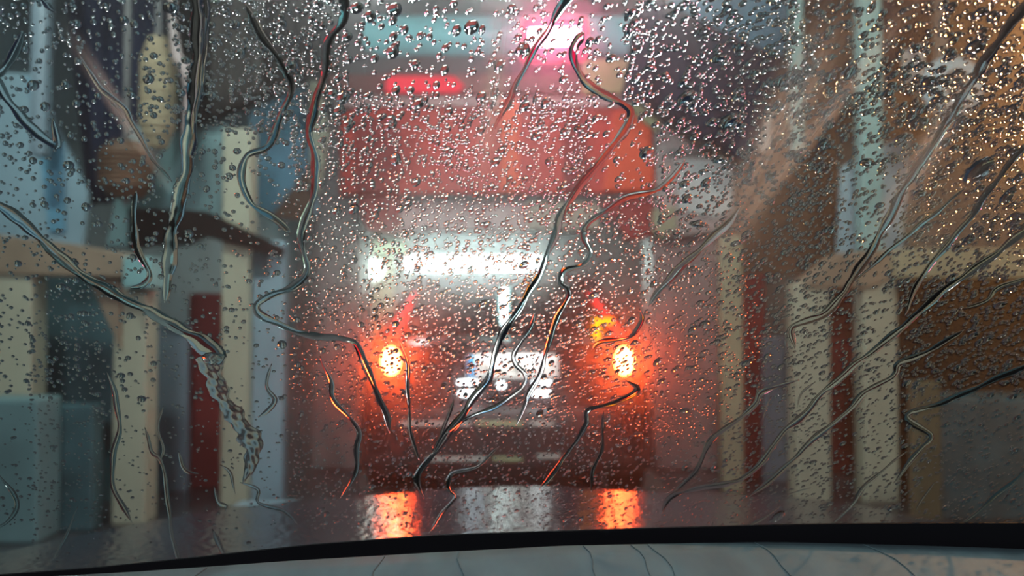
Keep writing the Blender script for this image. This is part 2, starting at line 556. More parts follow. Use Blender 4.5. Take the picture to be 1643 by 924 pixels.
# number plate
bm = bmesh.new()
add_box(bm, CARX - 0.275 + 0.055, CARX + 0.255 + 0.055, CARY - 0.05, CARY - 0.035, 0.83, 0.965, 0.006)
pl = tag(link('number_plate', bm, 'plate', car), 'white number plate with a blue band')
bm = bmesh.new()
add_box(bm, CARX - 0.215, CARX - 0.172, CARY - 0.054, CARY - 0.048, 0.836, 0.959, 0.003)
link('blue_band', bm, 'plateblue', pl)


def glyph(strokes, x0, z0, w, h, name='plate_character'):
    bm = bmesh.new()
    t = 0.010
    for (xa, za, xb, zb) in strokes:
        p = Vector((x0 + xa * w, 0, z0 + za * h)); q = Vector((x0 + xb * w, 0, z0 + zb * h))
        d = (q - p).normalized() * t * 0.4
        nrm = Vector((-(q - p).z, 0, (q - p).x)).normalized() * t / 2
        y = CARY - 0.052
        pts = [p - d - nrm, q + d - nrm, q + d + nrm, p - d + nrm]
        add_prism(bm, [Vector((CARX + v.x, y, v.z)) for v in pts], 0.002)
    link(name, bm, 'plateink', pl)


G = {
    'H': [(0, 0, 0, 1), (1, 0, 1, 1), (0, .5, 1, .5)], 'F': [(0, 0, 0, 1), (0, 1, 1, 1), (0, .52, .8, .52)],
    'D': [(0, 0, 0, 1), (0, 1, .7, .92), (.7, .92, 1, .6), (1, .6, 1, .4), (1, .4, .7, .08), (.7, .08, 0, 0)],
    'W': [(0, 1, .25, 0), (.25, 0, .5, .8), (.5, .8, .75, 0), (.75, 0, 1, 1)],
    '0': [(0, .15, 0, .85), (0, .85, .3, 1), (.3, 1, .7, 1), (.7, 1, 1, .85), (1, .85, 1, .15), (1, .15, .7, 0), (.7, 0, .3, 0), (.3, 0, 0, .15)],
    '3': [(0, 1, 1, 1), (1, 1, 1, .55), (.3, .52, 1, .52), (1, .5, 1, 0), (0, 0, 1, 0)],
}
gx = -0.155
for ch in 'HF':
    glyph(G[ch], gx, 0.86, 0.035, 0.075)
    gx += 0.052
bm = bmesh.new()
for z in (0.878, 0.925):
    add_tube(bm, [P3(gx + 0.008, -0.053, z), P3(gx + 0.008, -0.049, z)], 0.013, 14)
link('plate_seal', bm, 'plateink', pl)
gx += 0.042
for ch in 'DW':
    glyph(G[ch], gx, 0.86, 0.04, 0.075)
    gx += 0.057
gx += 0.012
for ch in '03':
    glyph(G[ch], gx, 0.86, 0.036, 0.075)
    gx += 0.055

# headlight reflections below the plate and a handle glint between, made as glowing shapes
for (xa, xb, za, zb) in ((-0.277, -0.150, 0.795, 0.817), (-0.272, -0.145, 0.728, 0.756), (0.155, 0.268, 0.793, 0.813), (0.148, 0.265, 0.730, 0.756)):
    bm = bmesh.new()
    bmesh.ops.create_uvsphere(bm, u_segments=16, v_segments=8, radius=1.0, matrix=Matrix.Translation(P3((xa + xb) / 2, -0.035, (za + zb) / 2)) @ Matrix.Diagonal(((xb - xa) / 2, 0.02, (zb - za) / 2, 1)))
    tag(link('bumper_glint', bm, 'whiteglint', car, smooth=True), 'white headlight reflection below the plate')
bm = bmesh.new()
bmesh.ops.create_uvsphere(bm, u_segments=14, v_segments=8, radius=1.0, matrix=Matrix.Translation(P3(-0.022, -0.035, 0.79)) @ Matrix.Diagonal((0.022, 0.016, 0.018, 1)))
tag(link('boot_handle_glint', bm, 'whiteglint', car, smooth=True), 'small round white glint on the boot handle')
bm = bmesh.new()
add_box(bm, CARX - 0.30, CARX + 0.34, CARY - 0.022, CARY + 0.02, 0.985, 1.01, 0.008)
link('boot_trim', bm, 'carplastic', car)

pll = lamp('plate_light', 'AREA', P3(0.04, -0.11, 0.985), 1.1, (1.0, 0.97, 0.92), P3(0.04, -0.035, 0.89), 0.4, 0.01)

# wheels
for s in (-1, 1):
    for y in (0.72, 3.28):
        bm = bmesh.new()
        R, w = 0.31, 0.2
        c = P3(s * 0.79, y, R)
        prof_w = [(0.20, -w / 2), (0.29, -w / 2), (R, -w / 2 + 0.03), (R, w / 2 - 0.03), (0.29, w / 2), (0.20, w / 2)]
        ringsw = []
        for k in range(28):
            a = 2 * math.pi * k / 28
            ringsw.append([c + Vector((q, math.cos(a) * r, math.sin(a) * r)) for r, q in prof_w])
        ringsw.append(ringsw[0])
        loft(bm, ringsw, False)
        wh = link('wheel', bm, 'tyre', car)
        bm = bmesh.new()
        for k in range(5):
            a = 2 * math.pi * k / 5
            d = Vector((0, math.cos(a), math.sin(a)))
            add_tube(bm, [c + Vector((s * 0.05, 0, 0)) + d * 0.03, c + Vector((s * 0.06, 0, 0)) + d * 0.2], [0.03, 0.02], 6)
        add_tube(bm, [c + Vector((s * 0.03, 0, 0)), c + Vector((s * 0.075, 0, 0))], 0.05, 12)
        link('rim', bm, 'alloy', wh)

# ------------------------------------------------------------------ the red wash gantry over the car
GD = 6.0
gan = empty('wash_gantry', (0, GD, 0))
tag(gan, 'red fronted wash gantry on grey legs spanning the bay over the car', 'car wash gantry')
link('gantry_leg', px_box(GD, 500, 150, 578, 790, 0.55, 0.03, True), 'leg', gan)
tag(link('gantry_leg', px_box(GD, 1050, 340, 1160, 790, 0.55, 0.03, True), 'legright', gan), 'mauve grey leg')
fas = link('fascia_board', px_prism(GD - 0.12, [(545, 312), (545, 182), (575, 172), (1010, 172), (1047, 205), (1052, 298), (1040, 312)], 0.12, 0.02), 'red', gan)
link('fascia_end', px_prism(GD - 0.15, [(968, 306), (985, 180), (1008, 176), (1044, 207), (1049, 296), (1038, 306)], 0.03, 0.008), 'redbright', fas)
link('orange_stripe', px_box(GD - 0.15, 803, 158, 833, 308, 0.03, 0.008), 'orange', fas)
link('dark_strip', px_box(GD - 0.145, 572, 190, 640, 306, 0.025, 0.008), 'reddark', fas)
link('dark_strip', px_box(GD - 0.145, 905, 186, 940, 306, 0.025, 0.008), 'reddark', fas)
link('upper_trim', px_box(GD - 0.14, 540, 155, 1048, 172, 0.14, 0.01), 'pink', gan)
link('end_trim', px_prism(GD - 0.16, [(1008, 175), (1022, 160), (1058, 196), (1056, 212)], 0.14, 0.006), 'lime', gan)
link('lower_trim', px_box(GD - 0.10, 640, 306, 1010, 320, 0.1, 0.01), 'greytrim', gan)
link('lower_panel', px_box(GD - 0.05, 640, 318, 850, 368, 0.4, 0.015), 'pink', gan)
link('lower_panel', px_box(GD - 0.07, 845, 320, 962, 368, 0.4, 0.015), 'peach', gan)
link('corner_gusset', px_prism(GD - 0.08, [(570, 314), (642, 314), (636, 374), (590, 370)], 0.3, 0.01), 'reddark', gan)
link('corner_gusset', px_prism(GD - 0.08, [(955, 314), (1046, 314), (1056, 376), (1010, 384)], 0.3, 0.01), 'reddark', gan)
mb = link('upper_beam', px_box(GD - 0.05, 524, 118, 1045, 152, 0.4, 0.02), 'maroon', gan)
ib = px_prism(GD - 0.12, [(618, 145), (620, 121), (728, 122), (744, 136), (732, 146)], 0.07, 0.012)
tag(link('indicator_bar', ib, 'pinkbar', mb), 'softly glowing red bar')
link('beam_cover', px_box(GD - 0.13, 935, 94, 1042, 150, 0.08, 0.02), 'yellowtan', mb)
link('back_board', px_box(GD + 0.1, 530, 84, 1030, 120, 0.3, 0.02), 'greytrim', gan)
# turquoise roller above the beam
bm = bmesh.new()
a, b = W(582, 50, GD), W(1010, 50, GD)
rad = (W(700, 12, GD) - W(700, 86, GD)).length / 2
cz = a.z
add_tube(bm, [(a.x, GD + rad, cz), (W(710, 50, GD).x, GD + rad, cz)], rad, 32)
add_tube(bm, [(W(716, 50, GD).x, GD + rad, cz), (b.x, GD + rad, cz)], rad, 32)
add_tube(bm, [(W(709, 50, GD).x, GD + rad, cz), (W(717, 50, GD).x, GD + rad, cz)], rad * 0.96, 32, False)
link('roller_cover', bm, 'turq', gan, smooth=False)
bm = bmesh.new()
add_prism(bm, [W(535, 0, GD + 0.05), W(590, 8, GD + 0.05), W(604, 50, GD + 0.05), W(590, 120, GD + 0.05), W(530, 120, GD + 0.05)], 0.3, 0.01)
link('roller_bracket', bm, 'greytrim', gan)
# beacon
bm = px_box(GD - 0.20, 836, 26, 944, 92, 0.14, 0.03)
bc = tag(link('beacon_housing', bm, 'beaconred', gan), 'red glowing beacon hood')
bm = bmesh.new()
a, b = W(850, 60, GD - 0.24), W(928, 58, GD - 0.24)
add_tube(bm, [a, b], 0.058, 16)
tag(link('beacon_tube', bm, 'beacon', bc, smooth=False), 'dazzling pinkish white tube')
link('side_cover', px_prism(GD - 0.10, [(1049, 184), (1172, 268), (1186, 292), (1182, 352), (1150, 372), (1054, 384), (1052, 300)], 0.45, 0.02), 'mauve', gan)
link('cover_slot', px_prism(GD - 0.115, [(1072, 240), (1150, 244), (1150, 252), (1072, 250)], 0.02, 0.002), 'greytrim', gan)
link('cover_panel', px_prism(GD - 0.13, [(1086, 256), (1176, 256), (1178, 336), (1150, 350), (1090, 336)], 0.03, 0.01), 'white', gan)
link('cover_foot', px_prism(GD - 0.14, [(1048, 335), (1084, 330), (1086, 366), (1066, 384), (1046, 372)], 0.06, 0.01), 'olive', gan)

# ------------------------------------------------------------------ far end of the bay
def tube_lamp(D, x0, x1, y, r, label):
    t = empty('tube_lamp', W((x0 + x1) / 2, y, D))
    tag(t, label, 'lamp')
    bm = bmesh.new()
    a, b = W(x0 - 4, y, D), W(x1 + 4, y, D)
    add_box(bm, a.x, b.x, D + r * 1.4, HY - 0.001, a.z - r * 1.8, a.z + r * 2.2, 0.01)
    link('housing', bm, 'white', t)
    bm = bmesh.new()
    add_tube(bm, [W(x0, y, D), W(x1, y, D)], r, 16)
    tag(link('tube', bm, 'tube', t, smooth=False), 'glowing white tube')


tube_lamp(12.75, 652, 868, 423, 0.062, 'long bright white tube lamp on the far wall above the car roof')
bl = empty('bulkhead_lamp', W(594, 432, 12.6))
tag(bl, 'round white bulkhead lamp under the pale green sign at the far left', 'lamp')
bm = bmesh.new()
c = W(594, 432, 12.7)
add_tube(bm, [c + Vector((0, 0.04, 0)), (c.x, 12.855, c.z)], 0.2, 24)
link('housing', bm, 'white', bl)
bm = bmesh.new()
bmesh.ops.create_uvsphere(bm, u_segments=20, v_segments=10, radius=1, matrix=Matrix.Translation(c) @ Matrix.Diagonal((0.20, 0.08, 0.13, 1)))
tag(link('lamp_glass', bm, 'bulkhead', bl, smooth=True), 'glowing white dome')
sg = tag(link('lit_sign', px_box(12.7, 578, 388, 648, 408, HY - 12.701, 0.02), 'limelit'), 'pale green lit sign on the far wall above the round lamp', 'sign')
tag(link('far_column', px_box(12.86, 572, 412, 630, 560, 0.139, 0.02, True), 'olive'), 'olive painted column at the far left of the bay', 'column')
tag(link('far_door', px_box(12.8, 690, 440, 880, 560, HY - 12.801, 0.02, True), 'teal'), 'dark teal door in the far wall straight ahead', 'door')

# ------------------------------------------------------------------ left side
lf = empty('side_frame', (-2.2, 4.5, 0))
tag(lf, 'cream steel side frame with tan crossbeam at the left edge', 'frame')
link('post', px_box(4.4, -30, 395, 52, 800, 0.16, 0.02, True), 'cream', lf)
link('post', px_box(4.5, 178, 436, 236, 800, 0.16, 0.02, True), 'cream', lf)
link('crossbeam', px_prism(4.38, [(-40, 440), (-40, 372), (95, 388), (232, 412), (238, 446)], 0.2, 0.015), 'brownbeam', lf)
link('beam_end', px_box(4.36, 196, 412, 243, 462, 0.24, 0.015), 'tealpost', lf)
link('knee_brace', px_prism(4.47, [(140, 446), (192, 446), (192, 560)], 0.1, 0.008), 'brownbeam', lf)
pn = link('upper_panel', px_prism(4.9, [(-60, 400), (-60, 110), (48, 118), (112, 250), (140, 310), (130, 415)], 0.05, 0.01), 'paleblue', lf)
link('blue_corner', px_prism(4.88, [(40, 120), (100, 235), (104, 372), (78, 372), (60, 220)], 0.02, 0.006), 'skyblue', lf)
tag(link('teal_partition', px_box(5.0, 46, 440, 186, 700, 0.06, 0.01, True), 'teal'), 'dark teal partition behind the left cream frame', 'partition')
tag(link('teal_locker', px_box(4.15, -40, 640, 62, 830, 0.22, 0.02, True), 'palteal'), 'pale teal locker standing before the leftmost cream post', 'locker')
tag(link('low_cabinet', px_box(4.38, 72, 650, 150, 830, 0.12, 0.02, True), 'teal'), 'teal cabinet between the two left cream posts', 'cabinet')
tag(link('grey_screen', px_box(5.3, 232, 520, 302, 742, 0.06, 0.01, True), 'bluegrey'), 'blue grey screen between the left cream posts and red curtain', 'screen')
tag(link('red_curtain', px_box(5.4, 300, 470, 356, 760, 0.06, 0.015, True), 'darkred'), 'dark red curtain strip left of the pale blue door post', 'curtain')
dp = empty('door_post', W(405, 820, 4.9))
tag(dp, 'cream post with pale blue side panel left of the gantry', 'post')
link('post', px_box(4.9, 352, 205, 402, 800, 0.16, 0.02, True), 'cream', dp)
link('side_panel', px_box(4.95, 400, 386, 456, 800, 0.1, 0.02, True), 'paleblue', dp)
link('panel_slot', px_box(4.935, 404, 396, 432, 444, 0.03, 0.008), 'teal', dp)
link('plinth', px_box(4.5, 352, 826, 462, 850, 0.35, 0.02, True), 'paleblue', dp)
ch = link('cross_board', px_prism(4.84, [(205, 400), (205, 332), (330, 338), (455, 398), (450, 412), (330, 378)], 0.06, 0.008), 'blackcurtain')
tag(ch, 'dark slanting board running left from the cream door post', 'board')
tag(link('teal_board', px_prism(5.06, [(170, 395), (206, 200), (366, 200), (366, 360), (300, 395)], 0.06, 0.01), 'palteal'), 'grey teal panel high on the left beside the cream post', 'panel')
tag(link('sky_blue_board', px_prism(5.90, [(392, 345), (400, 180), (505, 130), (508, 345)], 0.06, 0.01), 'skyblue'), 'pale blue panel high beside the left gantry leg', 'panel')
tag(link('pale_strip', px_prism(5.80, [(494, 132), (508, 128), (524, 205), (512, 310), (498, 300)], 0.08, 0.01), 'cream'), 'narrow cream strip against the gantry leg top left', 'strip')
tag(link('brown_board', px_prism(5.84, [(432, 350), (500, 262), (502, 352)], 0.06, 0.008), 'brown'), 'brown triangular board under the pale blue panel', 'board')

# hanging sheets and brushes, upper left
def folded_sheet(D, outline_top, outline_bot, folds, amp, thick=0.012):
    """a hanging sheet with real folds between a top and a bottom line (pixel rows measured at distance D)"""
    bm = bmesh.new()
    n = 48
    m_ = 8
    vs = []
    for side in (0, 1):
        rows = []
        for j in range(m_ + 1):
            row = []
            for i in range(n + 1):
                t = i / n
                def at(line):
                    s = t * (len(line) - 1)
                    k = min(int(s), len(line) - 2)
                    u = s - k
                    return (line[k][0] + (line[k + 1][0] - line[k][0]) * u, line[k][1] + (line[k + 1][1] - line[k][1]) * u)
                p, q = at(outline_top), at(outline_bot)
                v = j / m_
                w = W(p[0] + (q[0] - p[0]) * v, p[1] + (q[1] - p[1]) * v, D)
                w.y += amp * math.sin(2 * math.pi * folds * t) * (0.4 + 0.6 * v) + side * thick
                row.append(bm.verts.new(w))
            rows.append(row)
        vs.append(rows)
    for side in (0, 1):
        for j in range(m_):
            for i in range(n):
                r = vs[side]
                bm.faces.new((r[j][i], r[j][i + 1], r[j + 1][i + 1], r[j + 1][i]))
    for j in range(m_):
        for i in (0, n):
            bm.faces.new((vs[0][j][i], vs[0][j + 1][i], vs[1][j + 1][i], vs[1][j][i]))
    for i in range(n):
        for j in (0, m_):
            bm.faces.new((vs[0][j][i], vs[1][j][i], vs[1][j][i + 1], vs[0][j][i + 1]))
    return bm


top_y = -120
bk = link('hanging_curtain', folded_sheet(5.0, [(278, top_y), (400, top_y), (512, top_y)], [(282, 205), (330, 200), (400, 172), (512, 118)], 5, 0.02), 'blackcurtain', smooth=True)
tag(bk, 'black brown curtain with ragged slanting hem hanging at upper left', 'curtain')
sc = link('curtain_strip', folded_sheet(4.88, [(336, top_y), (424, top_y)], [(340, 186), (418, 150)], 2, 0.02), 'streakcurtain', smooth=True)
tag(sc, 'grey brown cloth strip hanging in front of the black curtain', 'cloth')
nv = link('hanging_sheet', folded_sheet(5.22, [(96, top_y), (284, top_y)], [(140, 330), (230, 318)], 4, 0.025), 'navy', smooth=True)
tag(nv, 'dark navy plastic sheet hanging at the far upper left', 'sheet')


def brush(D, x0, x1, y0, y1, m, label):
    t = empty('wash_brush', W((x0 + x1) / 2, y1, D))
    tag(t, label, 'brush')
    r = (W(x1, y0, D).x - W(x0, y0, D).x) / 2
    xc = W((x0 + x1) / 2, y0, D).x
    za, zb = W(x0, y1, D).z, W(x0, y0, D).z
    bm = bmesh.new()
    n = 26
    pts, rad = [], []
    for i in range(n):
        f = i / (n - 1)
        pts.append((xc, D, za + (zb - za) * f))
        rad.append(r * (min(1.0, 0.55 + 2.2 * min(f, 1 - f))) * (1.0 if i % 2 else 0.93))
    add_tube(bm, pts, rad, 20)
    link('bristles', bm, m, t, smooth=False)
    bm = bmesh.new()
    add_tube(bm, [(xc, D, za - 0.04), (xc, D, HZ)], 0.022, 10)
    link('shaft', bm, 'greytrim', t)


brush(4.75, 226, 282, 62, 238, 'tan', 'tan bristle brush hanging on its shaft at upper left')
brush(4.72, 160, 246, 228, 318, 'brown', 'short brown brush below the dark navy sheet at left')
ho = bmesh.new()
add_tube(ho, [W(276, -100, 4.7), W(277, 40, 4.7), W(284, 90, 4.7), W(298, 110, 4.7), W(305, 145, 4.7), W(300, 200, 4.7), W(297, 240, 4.7)], [0.02, 0.022, 0.03, 0.035, 0.03, 0.024, 0.02], 12)
tag(link('drain_hose', ho, 'mauve', smooth=True), 'pale grey hose curving beside the tan brush', 'hose')
tag(link('blue_pipe', px_box(4.6, 44, -100, 74, 250, 0.1, 0.03), 'bluegrey'), 'blue downpipe at the upper left corner', 'pipe')

# ------------------------------------------------------------------ right side
rf = empty('side_frame', (2.0, 5.0, 0))
tag(rf, 'olive cream doorway frame of two posts right of the gantry', 'frame')
link('post', px_box(5.0, 1278, 452, 1332, 790, 0.16, 0.02, True), 'cream', rf)
link('post', px_box(5.0, 1388, 432, 1440, 790, 0.16, 0.02, True), 'cream', rf)
link('crossbeam', px_prism(4.98, [(1286, 462), (1296, 446), (1345, 406), (1446, 400), (1446, 440), (1400, 462)], 0.2, 0.015), 'brownbeam', rf)
link('side_rail', px_box(4.9, 1440, 398, 1720, 446, 0.18, 0.015), 'olive', rf)
link('end_post', px_box(4.9, 1690, 440, 1730, 790, 0.16, 0.015, True), 'cream', rf)
tag(link('slim_post', px_box(5.3, 1160, 378, 1192, 790, 0.12, 0.02, True), 'olive'), 'slim olive post beside the right gantry leg', 'post')
tag(link('red_curtain', px_box(5.7, 1190, 440, 1228, 790, 0.06, 0.015, True), 'darkred'), 'dark red curtain strip right of the slim olive post', 'curtain')
tag(link('blue_screen', px_box(5.6, 1226, 540, 1280, 790, 0.06, 0.015, True), 'bluegrey'), 'dark blue grey screen left of the right doorway frame', 'screen')
tag(link('brown_screen', px_box(5.9, 1330, 455, 1392, 790, 0.06, 0.015, True), 'darkred'), 'dark red brown screen inside the right doorway frame', 'screen')
tag(link('brown_partition', px_prism(5.8, [(1180, 440), (1180, 275), (1206, 250), (1206, 170), (1345, 165), (1345, 440)], 0.08, 0.012), 'brown'), 'rust brown upper partition right of the gantry', 'partition')
tag(link('dark_partition', px_box(5.2, 1440, 446, 1700, 790, 0.06, 0.015, True), 'blackcurtain'), 'black partition under the olive rail at right', 'partition')
tag(link('teal_counter', px_box(4.6, 1512, 640, 1720, 790, 0.4, 0.02, True), 'teal'), 'dark teal counter at the right edge', 'counter')
tag(link('olive_box', px_box(4.55, 1468, 612, 1511, 800, 0.08, 0.02, True), 'darkolive'), 'narrow dark olive cabinet left of the teal counter', 'cabinet')
tp = link('teal_post', px_box(5.1, 1384, -140, 1414, 402, 0.12, 0.02), 'tealpost')
tag(tp, 'teal post rising above the right doorway frame', 'post')
tag(link('pale_board', px_prism(5.25, [(1345, 408), (1352, 268), (1400, 240), (1462, 212), (1448, 402)], 0.06, 0.01), 'paleblue'), 'pale grey board behind the teal post above the doorway', 'board')
tag(link('blue_awning', px_prism(6.6, [(1060, -120), (1284, -120), (1284, 68), (1236, 106), (1150, 40), (1075, 8)], 0.06, 0.01), 'skyblue'), 'sky blue panel at top right above the navy sheet', 'panel')
tag(link('thin_post', px_box(5.6, 1272, -140, 1288, 245, 0.08, 0.01), 'tealpost'), 'thin teal post at the right edge of the sky blue panel', 'post')
sh = link('hanging_sheet', folded_sheet(5.6, [(1034, -20), (1082, 12), (1150, 46), (1256, 92)], [(996, 158), (1060, 178), (1130, 228), (1206, 268)], 4, 0.02), 'navy', smooth=True)
tag(sh, 'large dark navy sheet slanting down right of the red beacon', 'sheet')
nb = link('hanging_sheet', folded_sheet(5.48, [(1412, top_y), (1500, top_y)], [(1412, 128), (1500, 112)], 3, 0.04), 'navy', smooth=True)
tag(nb, 'small navy sheet hanging right of the teal post', 'sheet')
tag(link('brown_board', px_prism(5.36, [(1412, 120), (1500, 105), (1490, 215), (1414, 238)], 0.06, 0.01), 'brown'), 'rust brown board below the small navy sheet', 'board')
tag(link('white_plaque', px_prism(5.33, [(1448, 82), (1484, 70), (1484, 122), (1450, 134)], 0.03, 0.008), 'white'), 'small pale grey plaque left of the hose reel', 'plaque')
tag(link('white_strip', px_prism(5.77, [(1218, 178), (1240, 168), (1236, 240), (1214, 244)], 0.03, 0.006), 'white'), 'small white strip on the partition below the navy sheet', 'strip')

hr = empty('hose_reel', W(1528, 140, 4.8))
tag(hr, 'pale round hose reel on the upper right wall', 'hose reel')
c = W(1528, 140, 4.8)
R = W(1570, 140, 4.8).x - W(1528, 140, 4.8).x
for k, (rr_, tt, yo) in enumerate(((R, 0.032, 0.0), (R * 0.68, 0.03, -0.04))):
    bm = bmesh.new()
    ring = [c + Vector((math.cos(2 * math.pi * i / 40) * rr_, yo, math.sin(2 * math.pi * i / 40) * rr_)) for i in range(41)]
    add_tube(bm, ring, tt, 12, False)
    link('reel_ring', bm, 'paleblue', hr, smooth=True)
bm = bmesh.new()
add_tube(bm, [c + Vector((0, -0.05, 0)), c + Vector((0, 0.14, 0))], R * 0.5, 24)
link('reel_drum', bm, 'greytrim', hr)
bm = bmesh.new()
add_box(bm, c.x - 0.03, c.x + 0.03, c.y + 0.1, c.y + 0.16, c.z - 0.05, HZ)
add_box(bm, c.x - R, c.x + R, c.y + 0.12, c.y + 0.16, c.z - 0.03, c.z + 0.03)
link('bracket', bm, 'greytrim', hr)

# ceiling lamp over the gap between the cars, mirrored in the rear window ahead
cl = empty('ceiling_lamp', (-0.08, 3.4, 3.4))
tag(cl, 'white ceiling tube lamp mirrored in the rear window of the car ahead', 'lamp')
bm = bmesh.new()
add_box(bm, -0.16, 0.0, 2.35, 5.15, 3.47, 3.52, 0.01)
add_tube(bm, [(-0.08, 3.2, 3.5), (-0.08, 3.2, HZ)], 0.012, 8)
add_tube(bm, [(-0.08, 3.6, 3.5), (-0.08, 3.6, HZ)], 0.012, 8)
link('housing', bm, 'turq', cl)
bm = bmesh.new()
add_tube(bm, [(-0.08, 2.4, 3.42), (-0.08, 5.1, 3.42)], 0.04, 12)
tag(link('tube', bm, 'tubeceil', cl), 'glowing white tube')

# ------------------------------------------------------------------ our own car: bonnet, windscreen, dashboard
own = empty('car', (0, 1.0, 0))
tag(own, 'car the view is taken from, its rain covered windscreen, wet bonnet and pale dashboard', 'car')

KX, TILT, YB, ZB = 0.10, 0.325, 1.03, 0.94


def screen_y(x, z):
    return YB - TILT * (z - ZB) - KX * x * x


def on_screen(px, py):
    """the point of the windscreen's outer face that the line through this pixel meets"""
    d = ray(px, py)
    t = 1.0
    for _ in range(12):
        x, z = d.x * t, CAM_Z + d.z * t
        f = d.y * t - screen_y(x, z)
        df = d.y + TILT * d.z + 2 * KX * x * d.x
        t -= f / df
    return Vector((d.x * t, d.y * t, CAM_Z + d.z * t))


def screen_normal(p):
    return Vector((2 * KX * p.x, 1.0, TILT)).normalized()


def screen_grid(zlo, zhi, off0, off1, nx=60, nz=30, xr=1.05):
    bm = bmesh.new()
    sheets = []
    for off in (off0, off1):
        g = []
        for j in range(nz + 1):
            row = []
            for i in range(nx + 1):
                x = -xr + 2 * xr * i / nx
                lo = zlo(x) if callable(zlo) else zlo
                hi = zhi(x) if callable(zhi) else zhi
                z = lo + (hi - lo) * j / nz
                p = Vector((x, screen_y(x, z), z))
                row.append(bm.verts.new(p + screen_normal(p) * off))
            g.append(row)
        sheets.append(g)
    for g in sheets:
        for j in range(nz):
            for i in range(nx):
                bm.faces.new((g[j][i], g[j][i + 1], g[j + 1][i + 1], g[j + 1][i]))
    a, b = sheets
    for j in range(nz):
        for i in (0, nx):
            bm.faces.new((a[j][i], a[j + 1][i], b[j + 1][i], b[j][i]))
    for i in range(nx):
        for j in (0, nz):
            bm.faces.new((a[j][i], a[j][i + 1], b[j][i + 1], b[j][i]))
    return bm


ws = link('windscreen', screen_grid(0.87, 1.85, -0.0055, -0.0005), 'windscreen', own, smooth=False)


def interp(pts):
    xs = [p[0] for p in pts]
    ys = [p[1] for p in pts]
    return lambda x: float(np.interp(x, xs, ys))


edge_pts = []
for x_, y_ in ((-300, 935), (0, 916), (150, 905), (300, 890), (500, 868), (700, 853), (900, 846), (1100, 840), (1300, 835), (1643, 833), (1900, 833)):
    p = on_screen(x_, y_)
    edge_pts.append((p.x, p.z))
frit_top = interp(edge_pts)
link('black_band', screen_grid(0.87, frit_top, -0.0085, -0.0065, 90, 4), 'frit', ws, smooth=False)

# wiper smears: thin greasy film streaks on the glass that scatter the light falling on them
def smear_mat():
    m, nt, out = new_mat('greasy_smear')
    t = nt.nodes.new('ShaderNodeBsdfTransparent')
    d = nt.nodes.new('ShaderNodeBsdfTranslucent')
    d.inputs['Color'].default_value = (0.9, 0.9, 0.9, 1)
    uv = nt.nodes.new('ShaderNodeUVMap')
    sp = nt.nodes.new('ShaderNodeSeparateXYZ')
    nt.links.new(uv.outputs[0], sp.inputs[0])
    ramps = []
    for k in (0, 1):
        cr = nt.nodes.new('ShaderNodeValToRGB')
        cr.color_ramp.interpolation = 'EASE'
        cr.color_ramp.elements[0].color = (0, 0, 0, 1)
        cr.color_ramp.elements[1].color = (0, 0, 0, 1)
        e = cr.color_ramp.elements.new(0.5)
        e.color = (1, 1, 1, 1)
        nt.links.new(sp.outputs[k], cr.inputs[0])
        ramps.append(cr)
    nz = nt.nodes.new('ShaderNodeTexNoise')
    nz.inputs['Scale'].default_value = 3
    mp = nt.nodes.new('ShaderNodeMapping')
    mp.inputs['Scale'].default_value = (6, 0.6, 1)
    nt.links.new(uv.outputs[0], mp.inputs['Vector'])
    nt.links.new(mp.outputs[0], nz.inputs['Vector'])
    a = nt.nodes.new('ShaderNodeMath'); a.operation = 'MULTIPLY'
    b = nt.nodes.new('ShaderNodeMath'); b.operation = 'MULTIPLY'
    c = nt.nodes.new('ShaderNodeMath'); c.operation = 'MULTIPLY'; c.inputs[1].default_value = 0.6
    nt.links.new(ramps[0].outputs[0], a.inputs[0]); nt.links.new(ramps[1].outputs[0], a.inputs[1])
    nt.links.new(a.outputs[0], b.inputs[0]); nt.links.new(nz.outputs['Fac'], b.inputs[1])
    nt.links.new(b.outputs[0], c.inputs[0])
    mx = nt.nodes.new('ShaderNodeMixShader')
    nt.links.new(c.outputs[0], mx.inputs[0])
    nt.links.new(t.outputs[0], mx.inputs[1])
    nt.links.new(d.outputs[0], mx.inputs[2])
    nt.links.new(mx.outputs[0], out.inputs['Surface'])
    return m


M['smear'] = smear_mat()
for (xa, ya, xb, yb, wa, wb) in ((1385, -60, 1120, 470, 150, 90), (1500, -40, 1130, 440, 50, 36), (812, -40, 770, 330, 60, 50), (90, 20, 290, 330, 50, 24), (1600, 60, 1380, 420, 70, 60)):
    me_ = bpy.data.meshes.new('smear')
    vs_, fs_, uv_ = [], [], []
    n_ = 24
    dx, dy = xb - xa, yb - ya
    L_ = math.hypot(dx, dy)
    for i in range(n_ + 1):
        t_ = i / n_
        w_ = wa + (wb - wa) * t_
        for k in range(5):
            q = (k / 4 - 0.5) * w_
            p = on_screen(xa + dx * t_ - dy / L_ * q, ya + dy * t_ + dx / L_ * q)
            vs_.append(p + screen_normal(p) * 0.0001 - own.location)
            uv_.append((k / 4, t_))
    for i in range(n_):
        for k in range(4):
            fs_.append((i * 5 + k, i * 5 + k + 1, (i + 1) * 5 + k + 1, (i + 1) * 5 + k))
    me_.from_pydata([tuple(v) for v in vs_], [], fs_)
    ul = me_.uv_layers.new(name='UVMap')
    for lp in me_.loops:
        ul.data[lp.index].uv = uv_[lp.vertex_index]
    me_.materials.append(M['smear'])
    so = bpy.data.objects.new('smear', me_)
    COL.objects.link(so)
    so.parent = ws

